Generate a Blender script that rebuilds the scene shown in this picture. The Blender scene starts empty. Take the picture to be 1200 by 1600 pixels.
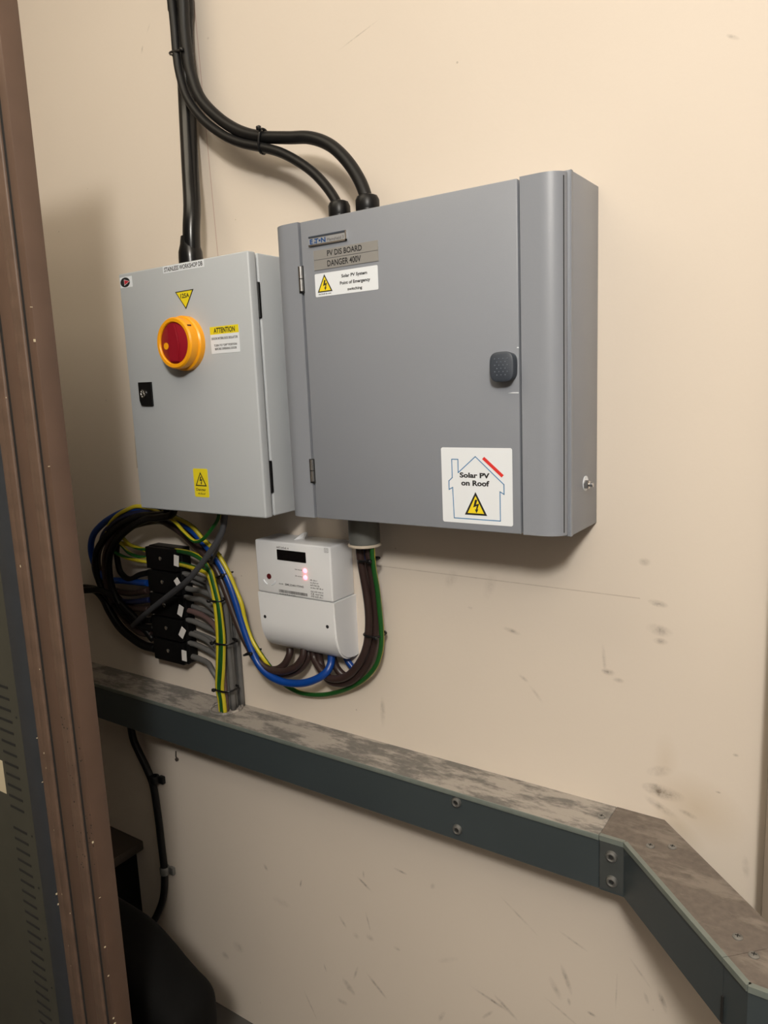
import bpy, bmesh, math, random
from mathutils import Vector, Matrix, Euler
random.seed(7)
S = bpy.context.scene
COL = S.collection

# ------------------------------------------------------------------ camera, world, light, exposure
CAM_LOC = Vector((0.8024, -1.1138, 1.527))
CAM_ROT = Euler((1.4036, 0.0417, 0.5898), 'XYZ')
FPX = 1167.83                                   # focal length in pixels of a 1200 x 1600 frame
cam_data = bpy.data.cameras.new('camera')
cam_data.sensor_fit = 'HORIZONTAL'; cam_data.sensor_width = 36.0
cam_data.lens = 36.0 * FPX / 1200.0
cam_data.clip_start = 0.01
cam = bpy.data.objects.new('camera', cam_data); COL.objects.link(cam)
cam.location = CAM_LOC; cam.rotation_euler = CAM_ROT
S.camera = cam

world = bpy.data.worlds.new('world'); S.world = world; world.use_nodes = True
world.node_tree.nodes['Background'].inputs[0].default_value = (1.0, 0.93, 0.82, 1)
world.node_tree.nodes['Background'].inputs[1].default_value = 0.02

lamp_data = bpy.data.lights.new('ceiling_lamp', 'POINT')
lamp_data.energy = 138; lamp_data.color = (1.0, 0.955, 0.885); lamp_data.shadow_soft_size = 0.13
lamp = bpy.data.objects.new('ceiling_lamp', lamp_data); COL.objects.link(lamp)
lamp.location = (1.27, -1.95, 2.53)
fill_data = bpy.data.lights.new('added_fill_light', 'AREA')          # unseen area light, added to brighten the upper-left wall and soften the frame's shadow
fill_data.shape = 'RECTANGLE'; fill_data.size = 1.2; fill_data.size_y = 0.6
fill_data.energy = 11; fill_data.color = (1.0, 0.88, 0.68)
panel = bpy.data.objects.new('added_fill_light', fill_data); COL.objects.link(panel)
panel.location = (-0.4, -1.05, 2.88)  # the added unseen fill light, not a fitting of the room

S.view_settings.view_transform = 'Standard'; S.view_settings.look = 'None'
S.view_settings.exposure = 0.0; S.view_settings.gamma = 1.0
S.view_settings.use_curve_mapping = False

# ------------------------------------------------------------------ helpers
RM = CAM_ROT.to_matrix()
def at(u, v, y=0.0):
    """point of the place at distance -y from the back wall that the photograph shows at (u, v)"""
    d = RM @ Vector(((u - 600) / FPX, -(v - 800) / FPX, -1.0))
    return CAM_LOC + d * ((y - CAM_LOC.y) / d.y)
def px_radius(p, wpx):
    depth = -(RM.transposed() @ (p - CAM_LOC)).z
    return 0.5 * wpx * depth / FPX

M = {}
def mat(name, col, rough=0.5, metal=0.0, noise=0.0, nscale=40, bump=0.0, bscale=200, emit=None, spec=None, coat=0.0):
    m = bpy.data.materials.new(name); m.use_nodes = True
    nt = m.node_tree; b = nt.nodes['Principled BSDF']
    b.inputs['Base Color'].default_value = (*col, 1); b.inputs['Roughness'].default_value = rough
    b.inputs['Metallic'].default_value = metal
    if spec is not None: b.inputs['Specular IOR Level'].default_value = spec
    if coat: b.inputs['Coat Weight'].default_value = coat
    if noise or bump:
        tc = nt.nodes.new('ShaderNodeTexCoord')
    if noise:
        n = nt.nodes.new('ShaderNodeTexNoise'); n.inputs['Scale'].default_value = nscale; n.inputs['Detail'].default_value = 6
        nt.links.new(tc.outputs['Object'], n.inputs['Vector'])
        mx = nt.nodes.new('ShaderNodeMix'); mx.data_type = 'RGBA'
        mx.inputs[6].default_value = (*[c * (1 - noise) for c in col], 1)
        mx.inputs[7].default_value = (*[min(1, c * (1 + noise)) for c in col], 1)
        nt.links.new(n.outputs['Fac'], mx.inputs[0]); nt.links.new(mx.outputs[2], b.inputs['Base Color'])
    if bump:
        n2 = nt.nodes.new('ShaderNodeTexNoise'); n2.inputs['Scale'].default_value = bscale; n2.inputs['Detail'].default_value = 3
        nt.links.new(tc.outputs['Object'], n2.inputs['Vector'])
        bp = nt.nodes.new('ShaderNodeBump'); bp.inputs['Strength'].default_value = bump; bp.inputs['Distance'].default_value = 0.001
        nt.links.new(n2.outputs['Fac'], bp.inputs['Height']); nt.links.new(bp.outputs[0], b.inputs['Normal'])
    if emit:
        b.inputs['Emission Color'].default_value = (*emit[0], 1); b.inputs['Emission Strength'].default_value = emit[1]
    M[name] = m
    return m

WLOC = {}
def register(o, wl): WLOC[o.name] = Vector(wl)
def thing(name, loc, label, cat, group=None):
    o = bpy.data.objects.new(name, None); COL.objects.link(o)
    o.empty_display_size = 0.05
    o.location = loc; register(o, loc)
    tag(o, label, cat, group)
    return o
def tag(o, label=None, cat=None, group=None, kind=None):
    if label: o['label'] = label
    if cat: o['category'] = cat
    if group: o['group'] = group
    if kind: o['kind'] = kind
    return o
def link_mesh(name, me, m, parent=None, origin=None, smooth=None):
    """mesh in world coordinates -> object with its origin at its own base"""
    if origin is None:
        xs = [v.co for v in me.vertices]
        origin = Vector((sum(c.x for c in xs) / len(xs), sum(c.y for c in xs) / len(xs), min(c.z for c in xs)))
    origin = Vector(origin)
    me.transform(Matrix.Translation(-origin))
    me.materials.clear(); me.materials.append(M[m] if isinstance(m, str) else m)
    if smooth is not None:
        for p in me.polygons: p.use_smooth = True
        if smooth < 180 and hasattr(me, 'set_sharp_from_angle'): me.set_sharp_from_angle(angle=math.radians(smooth))
    o = bpy.data.objects.new(name, me); COL.objects.link(o)
    o.location = origin - (WLOC[parent.name] if parent else Vector())
    if parent: o.parent = parent
    register(o, origin)
    return o
def from_bm(name, bm, m, parent=None, smooth=None):
    bmesh.ops.recalc_face_normals(bm, faces=bm.faces)
    me = bpy.data.meshes.new(name); bm.to_mesh(me); bm.free()
    return link_mesh(name, me, m, parent, None, smooth)
def add_box(bm, x0, x1, y0, y1, z0, z1, bev=0.0, seg=2, edges=None):
    t = bmesh.new()
    bmesh.ops.create_cube(t, size=1)
    for v in t.verts:
        v.co = Vector(((x0 + x1) / 2 + v.co.x * (x1 - x0), (y0 + y1) / 2 + v.co.y * (y1 - y0), (z0 + z1) / 2 + v.co.z * (z1 - z0)))
    if bev:
        es = [e for e in t.edges if edges is None or edges(e)]
        bmesh.ops.bevel(t, geom=es, offset=bev, segments=seg, affect='EDGES', profile=0.5)
    merge(bm, t)
def merge(bm, t):
    me = bpy.data.meshes.new('tmp'); t.to_mesh(me); t.free(); bm.from_mesh(me); bpy.data.meshes.remove(me)
def box(name, x0, x1, y0, y1, z0, z1, m, parent=None, bev=0.0, seg=2, edges=None):
    bm = bmesh.new(); add_box(bm, x0, x1, y0, y1, z0, z1, bev, seg, edges)
    return from_bm(name, bm, m, parent, smooth=35 if bev else None)
def prism(bm, pts, axis, a0, a1):
    """extrude a 2D outline; axis 'z': pts (x,y); 'x': pts (y,z); 'y': pts (x,z)"""
    def mk(p, a):
        return {'z': (p[0], p[1], a), 'x': (a, p[0], p[1]), 'y': (p[0], a, p[1])}[axis]
    v0 = [bm.verts.new(mk(p, a0)) for p in pts]; v1 = [bm.verts.new(mk(p, a1)) for p in pts]
    n = len(pts)
    bm.faces.new(v0); bm.faces.new(list(reversed(v1)))
    for i in range(n): bm.faces.new((v0[i], v1[i], v1[(i + 1) % n], v0[(i + 1) % n]))
def lathe(bm, prof, origin, axis=Vector((0, 0, 1)), n=32):
    """prof: list of (radius, height along axis)"""
    axis = axis.normalized(); u = axis.orthogonal().normalized(); w = axis.cross(u); o = Vector(origin)
    rings = []
    for r, h in prof:
        if r < 1e-6: rings.append([bm.verts.new(o + axis * h)])
        else: rings.append([bm.verts.new(o + axis * h + u * (r * math.cos(2 * math.pi * i / n)) + w * (r * math.sin(2 * math.pi * i / n))) for i in range(n)])
    for a, b in zip(rings, rings[1:]):
        for i in range(n):
            j = (i + 1) % n
            if len(a) == 1 and len(b) == 1: continue
            if len(a) == 1: bm.faces.new((a[0], b[i], b[j]))
            elif len(b) == 1: bm.faces.new((a[i], a[j], b[0]))
            else: bm.faces.new((a[i], a[j], b[j], b[i]))
def rounded_rect(x0, x1, z0, z1, r, n=5):
    pts = []
    for cx, cz, a0 in ((x1 - r, z1 - r, 0), (x0 + r, z1 - r, 90), (x0 + r, z0 + r, 180), (x1 - r, z0 + r, 270)):
        for i in range(n + 1):
            a = math.radians(a0 + 90 * i / n); pts.append((cx + r * math.cos(a), cz + r * math.sin(a)))
    return pts
def plate(name, pts, y, t, m, parent):
    """thin plate of outline pts (x,z), standing proud of the plane y by t"""
    bm = bmesh.new(); prism(bm, pts, 'y', y, y - t)
    return from_bm(name, bm, m, parent)
def rect(x0, x1, z0, z1): return [(x0, z0), (x1, z0), (x1, z1), (x0, z1)]
def lettering(s, x0, x1, z0, z1, y, m, parent, bold=0.0, name='lettering', shear=0.0):
    cu = bpy.data.curves.new('text', 'FONT'); cu.body = s; cu.size = 1; cu.offset = bold; cu.resolution_u = 3; cu.shear = shear
    o = bpy.data.objects.new('text', cu); COL.objects.link(o)
    dg = bpy.context.evaluated_depsgraph_get(); dg.update()
    me = bpy.data.meshes.new_from_object(o.evaluated_get(dg))
    bpy.data.objects.remove(o); bpy.data.curves.remove(cu)
    xs = [v.co.x for v in me.vertices]; ys = [v.co.y for v in me.vertices]
    ax, bx, ay, by = min(xs), max(xs), min(ys), max(ys)
    for v in me.vertices:
        v.co = Vector((x0 + (v.co.x - ax) / (bx - ax) * (x1 - x0), y, z0 + (v.co.y - ay) / (by - ay) * (z1 - z0)))
    return link_mesh(name, me, m, parent)
def multi_lettering(lines, y, m, parent, bold=0.0, name='lettering'):
    obs = [lettering(s, x0, x1, z0, z1, y, m, parent, bold, name) for s, x0, x1, z0, z1 in lines]
    return obs
def fine_print(x0, x1, z0, z1, y, m, parent):
    """print too small to read: a row of tiny strokes"""
    bm = bmesh.new(); x = x0; h = z1 - z0
    while x < x1 - h * .2:
        for k in range(random.randint(3, 7)):
            w = h * random.uniform(.35, .6)
            if x + w > x1: break
            top = z0 + h * random.choice((.7, .7, 1.0))
            prism(bm, [(x, z0), (x + h * .16, z0), (x + h * .16, top), (x, top)], 'y', y + .0002, y)
            zz = random.choice((z0, top - h * .16, z0 + h * .3))
            prism(bm, [(x, zz), (x + w * .8, zz), (x + w * .8, zz + h * .16), (x, zz + h * .16)], 'y', y + .0001, y - .0001)
            x += w
        x += h * .45
    return from_bm('fine_print', bm, m, parent)
def catmull(P, sub=8):
    out = []
    Q = [P[0] * 2 - P[1]] + P + [P[-1] * 2 - P[-2]]
    for i in range(1, len(Q) - 2):
        a, b, c, d = Q[i - 1], Q[i], Q[i + 1], Q[i + 2]
        for k in range(sub):
            t = k / sub
            out.append(0.5 * ((2 * b) + (c - a) * t + (2 * a - 5 * b + 4 * c - d) * t * t + (3 * b - a - 3 * c + d) * t ** 3))
    out.append(P[-1].copy())
    return out
def tube_mesh(name, path, r, n=12, closed=False, phase=None):
    bm = bmesh.new(); uvl = bm.loops.layers.uv.new('UVMap')
    N = len(path); rings = []; L = 0.0; us = []
    for i, p in enumerate(path):
        if closed: t = (path[(i + 1) % N] - path[i - 1]).normalized()
        else: t = (path[min(i + 1, N - 1)] - path[max(i - 1, 0)]).normalized()
        f = Vector((0, -1, 0)); f = f - t * f.dot(t)
        if f.length < 0.15: f = Vector((1, 0, 0)) - t * t.x
        f.normalize(); s = t.cross(f)
        if i: L += (p - path[i - 1]).length
        us.append(L)
        rr = r(i / (N - 1)) if callable(r) else r
        rings.append([bm.verts.new(p + (f * math.cos(2 * math.pi * k / n) + s * math.sin(2 * math.pi * k / n)) * rr) for k in range(n)])
    us_n = [u / max(L, 1e-6) for u in us]
    M_ = N if closed else N - 1
    for i in range(M_):
        a, b = rings[i], rings[(i + 1) % N]
        for k in range(n):
            j = (k + 1) % n
            fc = bm.faces.new((a[k], a[j], b[j], b[k])); fc.smooth = True
            for lp, (ii, kk) in zip(fc.loops, ((i, k), (i, k + 1), (min(i + 1, N - 1), k + 1), (min(i + 1, N - 1), k))):
                ph = phase(us_n[ii], us[ii]) if phase else 0.0
                lp[uvl].uv = (us[ii], kk / n + ph)
    if not closed:
        bm.faces.new(list(reversed(rings[0]))); bm.faces.new(rings[-1])
    bmesh.ops.recalc_face_normals(bm, faces=bm.faces)
    me = bpy.data.meshes.new(name); bm.to_mesh(me); bm.free()
    return me
def P3(q):
    if q[0] == 'w': return Vector(q[1:])
    return at(*q)
def cable(name, pts, r, m, label=None, cat='cable', group=None, parent=None, phase=None, sub=8, n=12):
    path = catmull([P3(q) for q in pts], sub)
    o = link_mesh(name, tube_mesh(name, path, r, n, False, phase), m, parent)
    if label: tag(o, label, cat, group)
    return o
TIE_N = [0]
def cable_tie(u, v, y, half_px, half_depth, ang, label, head=1, w=0.0022):
    """strap around a bundle: centre at (u,v,y), half-width across the bundle, tilt angle of the strap in the wall plane"""
    c = at(u, v, y); a = half_px
    d = Vector((math.cos(math.radians(ang)), 0, math.sin(math.radians(ang))))
    nrm = Vector((0, -1, 0)); path = []
    for k in range(28):
        t = 2 * math.pi * k / 28
        ct, st = math.cos(t), math.sin(t)
        path.append(c + d * (a * math.copysign(abs(ct) ** 0.7, ct)) + nrm * (half_depth * math.copysign(abs(st) ** 0.7, st)))
    me = tube_mesh('cable_tie', path, w, 6, True)
    bm = bmesh.new(); bm.from_mesh(me); bpy.data.meshes.remove(me)
    h = c + d * (a * head * 0.8) + nrm * (half_depth + 0.001)
    s = 0.0042
    add_box(bm, h.x - s, h.x + s, h.y - s, h.y + s * 0.5, h.z - s * 0.8, h.z + s * 0.8, 0.0012, 1)
    o = from_bm('cable_tie', bm, 'tie_black', None, smooth=60)
    tag(o, label, 'cable tie', 'black cable ties on the wiring')
    return o

# ------------------------------------------------------------------ materials
mat('pv_grey', (0.25, 0.268, 0.305), 0.38, noise=0.03, nscale=6, bump=0.12, bscale=900)
mat('iso_grey', (0.47, 0.50, 0.53), 0.45, noise=0.03, nscale=6, bump=0.10, bscale=900)
mat('gap_black', (0.012, 0.012, 0.012), 0.8)
mat('black_plastic', (0.006, 0.006, 0.0065), 0.38, spec=0.3)
mat('block_black', (0.0035, 0.0035, 0.0038), 0.42, spec=0.16)
mat('black_cable', (0.0065, 0.0065, 0.007), 0.45, noise=0.3, nscale=60, spec=0.35)
mat('loop_black', (0.0035, 0.0035, 0.0038), 0.4, spec=0.2)
mat('black_sleeve', (0.006, 0.006, 0.0065), 0.25, spec=0.4)
mat('tie_black', (0.006, 0.006, 0.007), 0.35)
mat('grey_cable', (0.115, 0.113, 0.110), 0.5, noise=0.08, nscale=80)
mat('maroon_cable', (0.115, 0.07, 0.066), 0.5, noise=0.1, nscale=80)
mat('dark_grey_cable', (0.055, 0.057, 0.063), 0.5)
mat('blue_cable', (0.003, 0.045, 0.25), 0.35)
mat('dark_blue_cable', (0.005, 0.010, 0.045), 0.35)
mat('brown_cable', (0.034, 0.019, 0.017), 0.42)
mat('sticker_white', (0.78, 0.82, 0.87), 0.4)
mat('sticker_yellow', (0.82, 0.68, 0.02), 0.45)
mat('triangle_yellow', (0.86, 0.68, 0.02), 0.45)
mat('ink_black', (0.012, 0.012, 0.014), 0.6)
mat('ink_grey', (0.10, 0.10, 0.10), 0.6)
mat('ink_blue', (0.004, 0.06, 0.22), 0.5)
mat('house_blue', (0.06, 0.22, 0.46), 0.5)
mat('panel_red', (0.70, 0.035, 0.03), 0.5)
mat('logo_red', (0.55, 0.02, 0.035), 0.4)
mat('switch_yellow', (0.95, 0.40, 0.008), 0.35)
mat('switch_red', (0.30, 0.010, 0.022), 0.35)
mat('chrome', (0.62, 0.62, 0.62), 0.22, metal=1.0)
mat('steel_dull', (0.30, 0.30, 0.29), 0.42, metal=0.8, noise=0.15, nscale=30)
mat('plate_steel', (0.36, 0.355, 0.345), 0.40, metal=0.35, noise=0.08, nscale=12)
mat('badge_silver', (0.45, 0.46, 0.48), 0.3, metal=0.4)
mat('latch_navy', (0.042, 0.052, 0.070), 0.5)
mat('latch_dot', (0.11, 0.13, 0.165), 0.5)
mat('meter_white', (0.76, 0.77, 0.79), 0.32, noise=0.015, nscale=8)
mat('display_black', (0.006, 0.005, 0.005), 0.12)
mat('led_red', (0.9, 0.2, 0.2), 0.3, emit=((1.0, 0.10, 0.14), 7.0))
mat('button_red', (0.10, 0.012, 0.014), 0.3)
mat('cream_plastic', (0.52, 0.45, 0.36), 0.5)
mat('conduit_grey', (0.15, 0.155, 0.145), 0.42, metal=0.25)
mat('frame_brown', (0.100, 0.060, 0.042), 0.48, noise=0.18, nscale=18, bump=0.05, bscale=300)
mat('frame_brown_worn', (0.118, 0.074, 0.052), 0.55, noise=0.35, nscale=45)
mat('frame_blue_grey', (0.030, 0.036, 0.045), 0.5, noise=0.2, nscale=30)
mat('panel_olive', (0.055, 0.053, 0.040), 0.6, noise=0.2, nscale=14)
mat('paper_beige', (0.60, 0.52, 0.36), 0.7)
mat('dark_brown', (0.055, 0.042, 0.032), 0.6, noise=0.2, nscale=20)
mat('black_fabric', (0.004, 0.004, 0.004), 0.8, noise=0.3, nscale=25, spec=0.15)
mat('floor_concrete', (0.085, 0.078, 0.072), 0.8, noise=0.2, nscale=9, bump=0.3, bscale=60)
mat('ceiling_white', (0.80, 0.74, 0.65), 0.9)
mat('left_paint', (0.24, 0.20, 0.155), 0.85)
mat('trim_paint', (0.27, 0.22, 0.17), 0.6)
mat('room_paint', (0.13, 0.12, 0.11), 0.85)
mat('white_tag', (0.74, 0.72, 0.70), 0.4)
mat('trunk_front', (0.058, 0.073, 0.080), 0.42, metal=0.25, noise=0.12, nscale=7, bump=0.05, bscale=150)
mat('trunk_plate', (0.072, 0.080, 0.080), 0.45, metal=0.3, noise=0.2, nscale=40)
mat('trunk_lip', (0.20, 0.23, 0.21), 0.45, metal=0.3, noise=0.15, nscale=60)
mat('joint_line', (0.03, 0.028, 0.026), 0.8)

def earth_material():
    m = bpy.data.materials.new('earth_cable'); m.use_nodes = True; nt = m.node_tree; b = nt.nodes['Principled BSDF']
    b.inputs['Roughness'].default_value = 0.38
    uv = nt.nodes.new('ShaderNodeUVMap'); sp = nt.nodes.new('ShaderNodeSeparateXYZ')
    nt.links.new(uv.outputs[0], sp.inputs[0])
    fr = nt.nodes.new('ShaderNodeMath'); fr.operation = 'FRACT'; nt.links.new(sp.outputs[1], fr.inputs[0])
    gt = nt.nodes.new('ShaderNodeMath'); gt.operation = 'GREATER_THAN'; gt.inputs[1].default_value = 0.5; nt.links.new(fr.outputs[0], gt.inputs[0])
    mx = nt.nodes.new('ShaderNodeMix'); mx.data_type = 'RGBA'
    mx.inputs[6].default_value = (0.52, 0.43, 0.02, 1); mx.inputs[7].default_value = (0.010, 0.085, 0.014, 1)
    nt.links.new(gt.outputs[0], mx.inputs[0]); nt.links.new(mx.outputs[2], b.inputs['Base Color'])
    M['earth_cable'] = m
earth_material()

def dusty_material(name, base, dust, thr, scale, amount):
    m = bpy.data.materials.new(name); m.use_nodes = True; nt = m.node_tree; b = nt.nodes['Principled BSDF']; b.inputs['Roughness'].default_value = 0.75
    g = nt.nodes.new('ShaderNodeNewGeometry')
    mp = nt.nodes.new('ShaderNodeMapping'); mp.inputs['Scale'].default_value = (0.7, 2.0, 1.0)
    nt.links.new(g.outputs['Position'], mp.inputs[0])
    n1 = nt.nodes.new('ShaderNodeTexNoise'); n1.inputs['Scale'].default_value = scale; n1.inputs['Detail'].default_value = 9; n1.inputs['Roughness'].default_value = 0.68
    n2 = nt.nodes.new('ShaderNodeTexNoise'); n2.inputs['Scale'].default_value = scale * 6; n2.inputs['Detail'].default_value = 5
    nt.links.new(mp.outputs[0], n1.inputs['Vector']); nt.links.new(g.outputs['Position'], n2.inputs['Vector'])
    r = nt.nodes.new('ShaderNodeValToRGB'); r.color_ramp.elements[0].position = thr - 0.05; r.color_ramp.elements[1].position = thr + 0.06
    nt.links.new(n1.outputs['Fac'], r.inputs[0])
    ml = nt.nodes.new('ShaderNodeMath'); ml.operation = 'MULTIPLY'; ml.inputs[1].default_value = amount; nt.links.new(r.outputs[0], ml.inputs[0])
    vb = nt.nodes.new('ShaderNodeMix'); vb.data_type = 'RGBA'
    vb.inputs[6].default_value = (*[c * 0.6 for c in base], 1); vb.inputs[7].default_value = (*[c * 1.35 for c in base], 1)
    nt.links.new(n2.outputs['Fac'], vb.inputs[0])
    mx = nt.nodes.new('ShaderNodeMix'); mx.data_type = 'RGBA'; mx.inputs[7].default_value = (*dust, 1)
    nt.links.new(ml.outputs[0], mx.inputs[0]); nt.links.new(vb.outputs[2], mx.inputs[6]); nt.links.new(mx.outputs[2], b.inputs['Base Color'])
    bp = nt.nodes.new('ShaderNodeBump'); bp.inputs['Strength'].default_value = 0.4; bp.inputs['Distance'].default_value = 0.002
    nt.links.new(n1.outputs['Fac'], bp.inputs['Height']); nt.links.new(bp.outputs[0], b.inputs['Normal'])
    M[name] = m
dusty_material('lid_dusty', (0.17, 0.16, 0.148), (0.42, 0.38, 0.34), 0.50, 16.0, 0.8)
dusty_material('lid_brown', (0.145, 0.120, 0.102), (0.26, 0.225, 0.19), 0.55, 16.0, 0.6)

def wall_material():
    m = bpy.data.materials.new('wall_cream'); m.use_nodes = True; nt = m.node_tree; b = nt.nodes['Principled BSDF']
    b.inputs['Roughness'].default_value = 0.62; b.inputs['Specular IOR Level'].default_value = 0.3
    N, Lk = nt.nodes.new, nt.links.new
    g = N('ShaderNodeNewGeometry')
    def math_(op, a, bb, clamp=False):
        x = N('ShaderNodeMath'); x.operation = op; x.use_clamp = clamp
        for i, s in enumerate((a, bb)):
            if s is None: continue
            if isinstance(s, (int, float)): x.inputs[i].default_value = s
            else: Lk(s, x.inputs[i])
        return x.outputs[0]
    def blob(u, v, hl, hw, ang, s, soft=1.0):
        c = at(u, v, 0.0)
        mp = N('ShaderNodeMapping'); mp.vector_type = 'TEXTURE'
        mp.inputs['Location'].default_value = (c.x, 0, c.z); mp.inputs['Rotation'].default_value = (0, -math.radians(ang), 0)
        mp.inputs['Scale'].default_value = (hl, 1.0, hw)
        Lk(g.outputs['Position'], mp.inputs[0])
        gr = N('ShaderNodeTexGradient'); gr.gradient_type = 'SPHERICAL'; Lk(mp.outputs[0], gr.inputs[0])
        return math_('MULTIPLY', gr.outputs['Fac'], s)
    def acc(lst):
        r = lst[0]
        for q in lst[1:]: r = math_('MAXIMUM', r, q)
        return r
    n1 = N('ShaderNodeTexNoise'); n1.inputs['Scale'].default_value = 3.0; n1.inputs['Detail'].default_value = 5; Lk(g.outputs['Position'], n1.inputs['Vector'])
    n2 = N('ShaderNodeTexNoise'); n2.inputs['Scale'].default_value = 120; n2.inputs['Detail'].default_value = 4; Lk(g.outputs['Position'], n2.inputs['Vector'])
    n3 = N('ShaderNodeTexNoise'); n3.inputs['Scale'].default_value = 55; n3.inputs['Detail'].default_value = 6; n3.inputs['Roughness'].default_value = 0.7; Lk(g.outputs['Position'], n3.inputs['Vector'])
    base = N('ShaderNodeMix'); base.data_type = 'RGBA'
    base.inputs[6].default_value = (0.685, 0.605, 0.52, 1); base.inputs[7].default_value = (0.735, 0.655, 0.567, 1)
    Lk(n1.outputs['Fac'], base.inputs[0])
    scuffs = [(1036, 1238, .034, .013, -4, .95), (1028, 943, .016, .006, -8, .7), (1030, 985, .022, .010, -8, .45), (1032, 1002, .012, .006, 0, .55),
              (950, 1050, .012, .006, 0, .8), (944, 1030, .028, .004, 95, .35), (800, 986, .018, .005, -12, .5), (818, 1060, .012, .004, -30, .4), (838, 1085, .02, .004, -50, .3),
              (598, 1112, .035, .007, 88, .4), (1030, 1205, .022, .010, 20, .4), (1075, 1272, .016, .005, -15, .8), (1033, 1262, .030, .008, -25, .5),
              (966, 1063, .010, .005, 0, .4), (705, 905, .02, .012, 60, .25), (765, 915, .03, .012, 70, .2), (590, 1000, .012, .05, 10, .2), (600, 950, .01, .03, 0, .2),
              (222, 78, .009, .003, 70, .7), (560, 55, .05, .0015, 16, .35), (1145, 58, .010, .003, -30, .6), (325, 60, .004, .003, 0, .3), (232, 44, .012, .002, 50, .35),
              (570, 1382, .024, .004, -30, .75), (568, 1366, .010, .003, 90, .6), (625, 1361, .018, .0035, -5, .85), (575, 1440, .022, .003, -75, .7), (536, 1441, .016, .005, -50, .5),
              (470, 1380, .012, .003, 75, .8), (556, 1462, .01, .008, 0, .3), (578, 1465, .012, .008, 0, .35), (676, 1385, .010, .006, 60, .3), (620, 1482, .010, .005, 0, .4),
              (545, 1542, .022, .010, -40, .7), (556, 1520, .022, .004, 70, .6), (588, 1540, .036, .005, -38, .7), (535, 1565, .016, .007, 0, .6), (508, 1512, .010, .003, -70, .5), (485, 1570, .04, .003, -60, .55),
              (770, 1564, .050, .004, -12, .65), (790, 1574, .030, .005, -35, .7), (762, 1585, .02, .004, 50, .5), (690, 1588, .018, .006, 60, .5),
              (885, 1530, .030, .006, -70, .6), (868, 1545, .024, .008, -60, .35), (889, 1565, .008, .004, -80, .9), (880, 1583, .045, .003, -25, .35), (925, 1585, .010, .004, -10, .7), (895, 1470, .03, .003, -20, .6),
              (1010, 1560, .012, .004, -70, .6), (1035, 1565, .022, .006, -70, .6), (963, 1550, .04, .0018, 88, .4), (810, 1430, .05, .003, -35, .3), (1000, 1520, .03, .003, -50, .35), (985, 1445, .015, .004, -40, .3),
              (372, 1480, .022, .016, 0, .3), (352, 1493, .014, .012, 0, .45), (415, 1355, .010, .006, -50, .5), (440, 1410, .03, .012, 0, .2), (700, 1500, .03, .006, 30, .2),
              (1007, 878, .010, .007, 0, .55), (1150, 1180, .005, .003, 0, .7), (1122, 1238, .005, .002, 0, .8), (735, 950, .006, .003, 0, .4), (1165, 1355, .006, .02, 5, .35)]
    sc = acc([blob(*q) for q in scuffs])
    brk = math_('MULTIPLY', n3.outputs['Fac'], 1.7)
    scn = math_('MULTIPLY', math_('MULTIPLY', sc, 1.15), math_('POWER', brk, 3.0), True)
    col1 = N('ShaderNodeMix'); col1.data_type = 'RGBA'; col1.inputs[7].default_value = (0.20, 0.165, 0.135, 1)
    Lk(scn, col1.inputs[0]); Lk(base.outputs[2], col1.inputs[6])
    # fine drawn lines: the vertical pencil line and the levelled line under the board, a yellow damp patch
    sp = N('ShaderNodeSeparateXYZ'); Lk(g.outputs['Position'], sp.inputs[0])
    a0, a1 = at(303, 0), at(340, 395)
    slope = (a1.x - a0.x) / (a1.z - a0.z)
    lx = math_('SUBTRACT', sp.outputs[0], math_('ADD', a0.x - slope * a0.z, math_('MULTIPLY', sp.outputs[2], slope)))
    l1 = math_('LESS_THAN', math_('ABSOLUTE', lx, None), 0.0008)
    l1 = math_('MULTIPLY', math_('MULTIPLY', l1, 0.5), math_('GREATER_THAN', sp.outputs[2], 1.79))
    colr = N('ShaderNodeMix'); colr.data_type = 'RGBA'; colr.inputs[7].default_value = (0.33, 0.08, 0.05, 1); Lk(l1, colr.inputs[0]); Lk(col1.outputs[2], colr.inputs[6])
    b0, b1 = at(560, 880), at(1000, 935)
    s2 = (b1.z - b0.z) / (b1.x - b0.x)
    lz = math_('SUBTRACT', sp.outputs[2], math_('ADD', b0.z - s2 * b0.x, math_('MULTIPLY', sp.outputs[0], s2)))
    l2 = math_('MULTIPLY', math_('LESS_THAN', math_('ABSOLUTE', lz, None), 0.0009), math_('MULTIPLY', math_('GREATER_THAN', sp.outputs[0], b0.x), math_('LESS_THAN', sp.outputs[0], b1.x)))
    l2 = math_('MULTIPLY', l2, math_('MULTIPLY', n3.outputs['Fac'], 0.7))
    cole = N('ShaderNodeMix'); cole.data_type = 'RGBA'; cole.inputs[7].default_value = (0.34, 0.27, 0.21, 1); Lk(l2, cole.inputs[0]); Lk(colr.outputs[2], cole.inputs[6])
    st = acc([blob(1090, 1262, .075, .055, -20, 1.0), blob(1060, 1290, .05, .03, -40, .9), blob(1040, 1190, .02, .05, 0, .5)])
    stn = math_('MULTIPLY', st, 0.42, True)
    cols = N('ShaderNodeMix'); cols.data_type = 'RGBA'; cols.inputs[7].default_value = (0.50, 0.39, 0.25, 1); Lk(stn, cols.inputs[0]); Lk(cole.outputs[2], cols.inputs[6])
    # specks
    vo = N('ShaderNodeTexVoronoi'); vo.inputs['Scale'].default_value = 13; Lk(g.outputs['Position'], vo.inputs['Vector'])
    spk = math_('MULTIPLY', math_('LESS_THAN', vo.outputs['Distance'], 0.022), 0.4)
    colk = N('ShaderNodeMix'); colk.data_type = 'RGBA'; colk.inputs[7].default_value = (0.24, 0.19, 0.15, 1); Lk(spk, colk.inputs[0]); Lk(cols.outputs[2], colk.inputs[6])
    Lk(colk.outputs[2], b.inputs['Base Color'])
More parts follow.
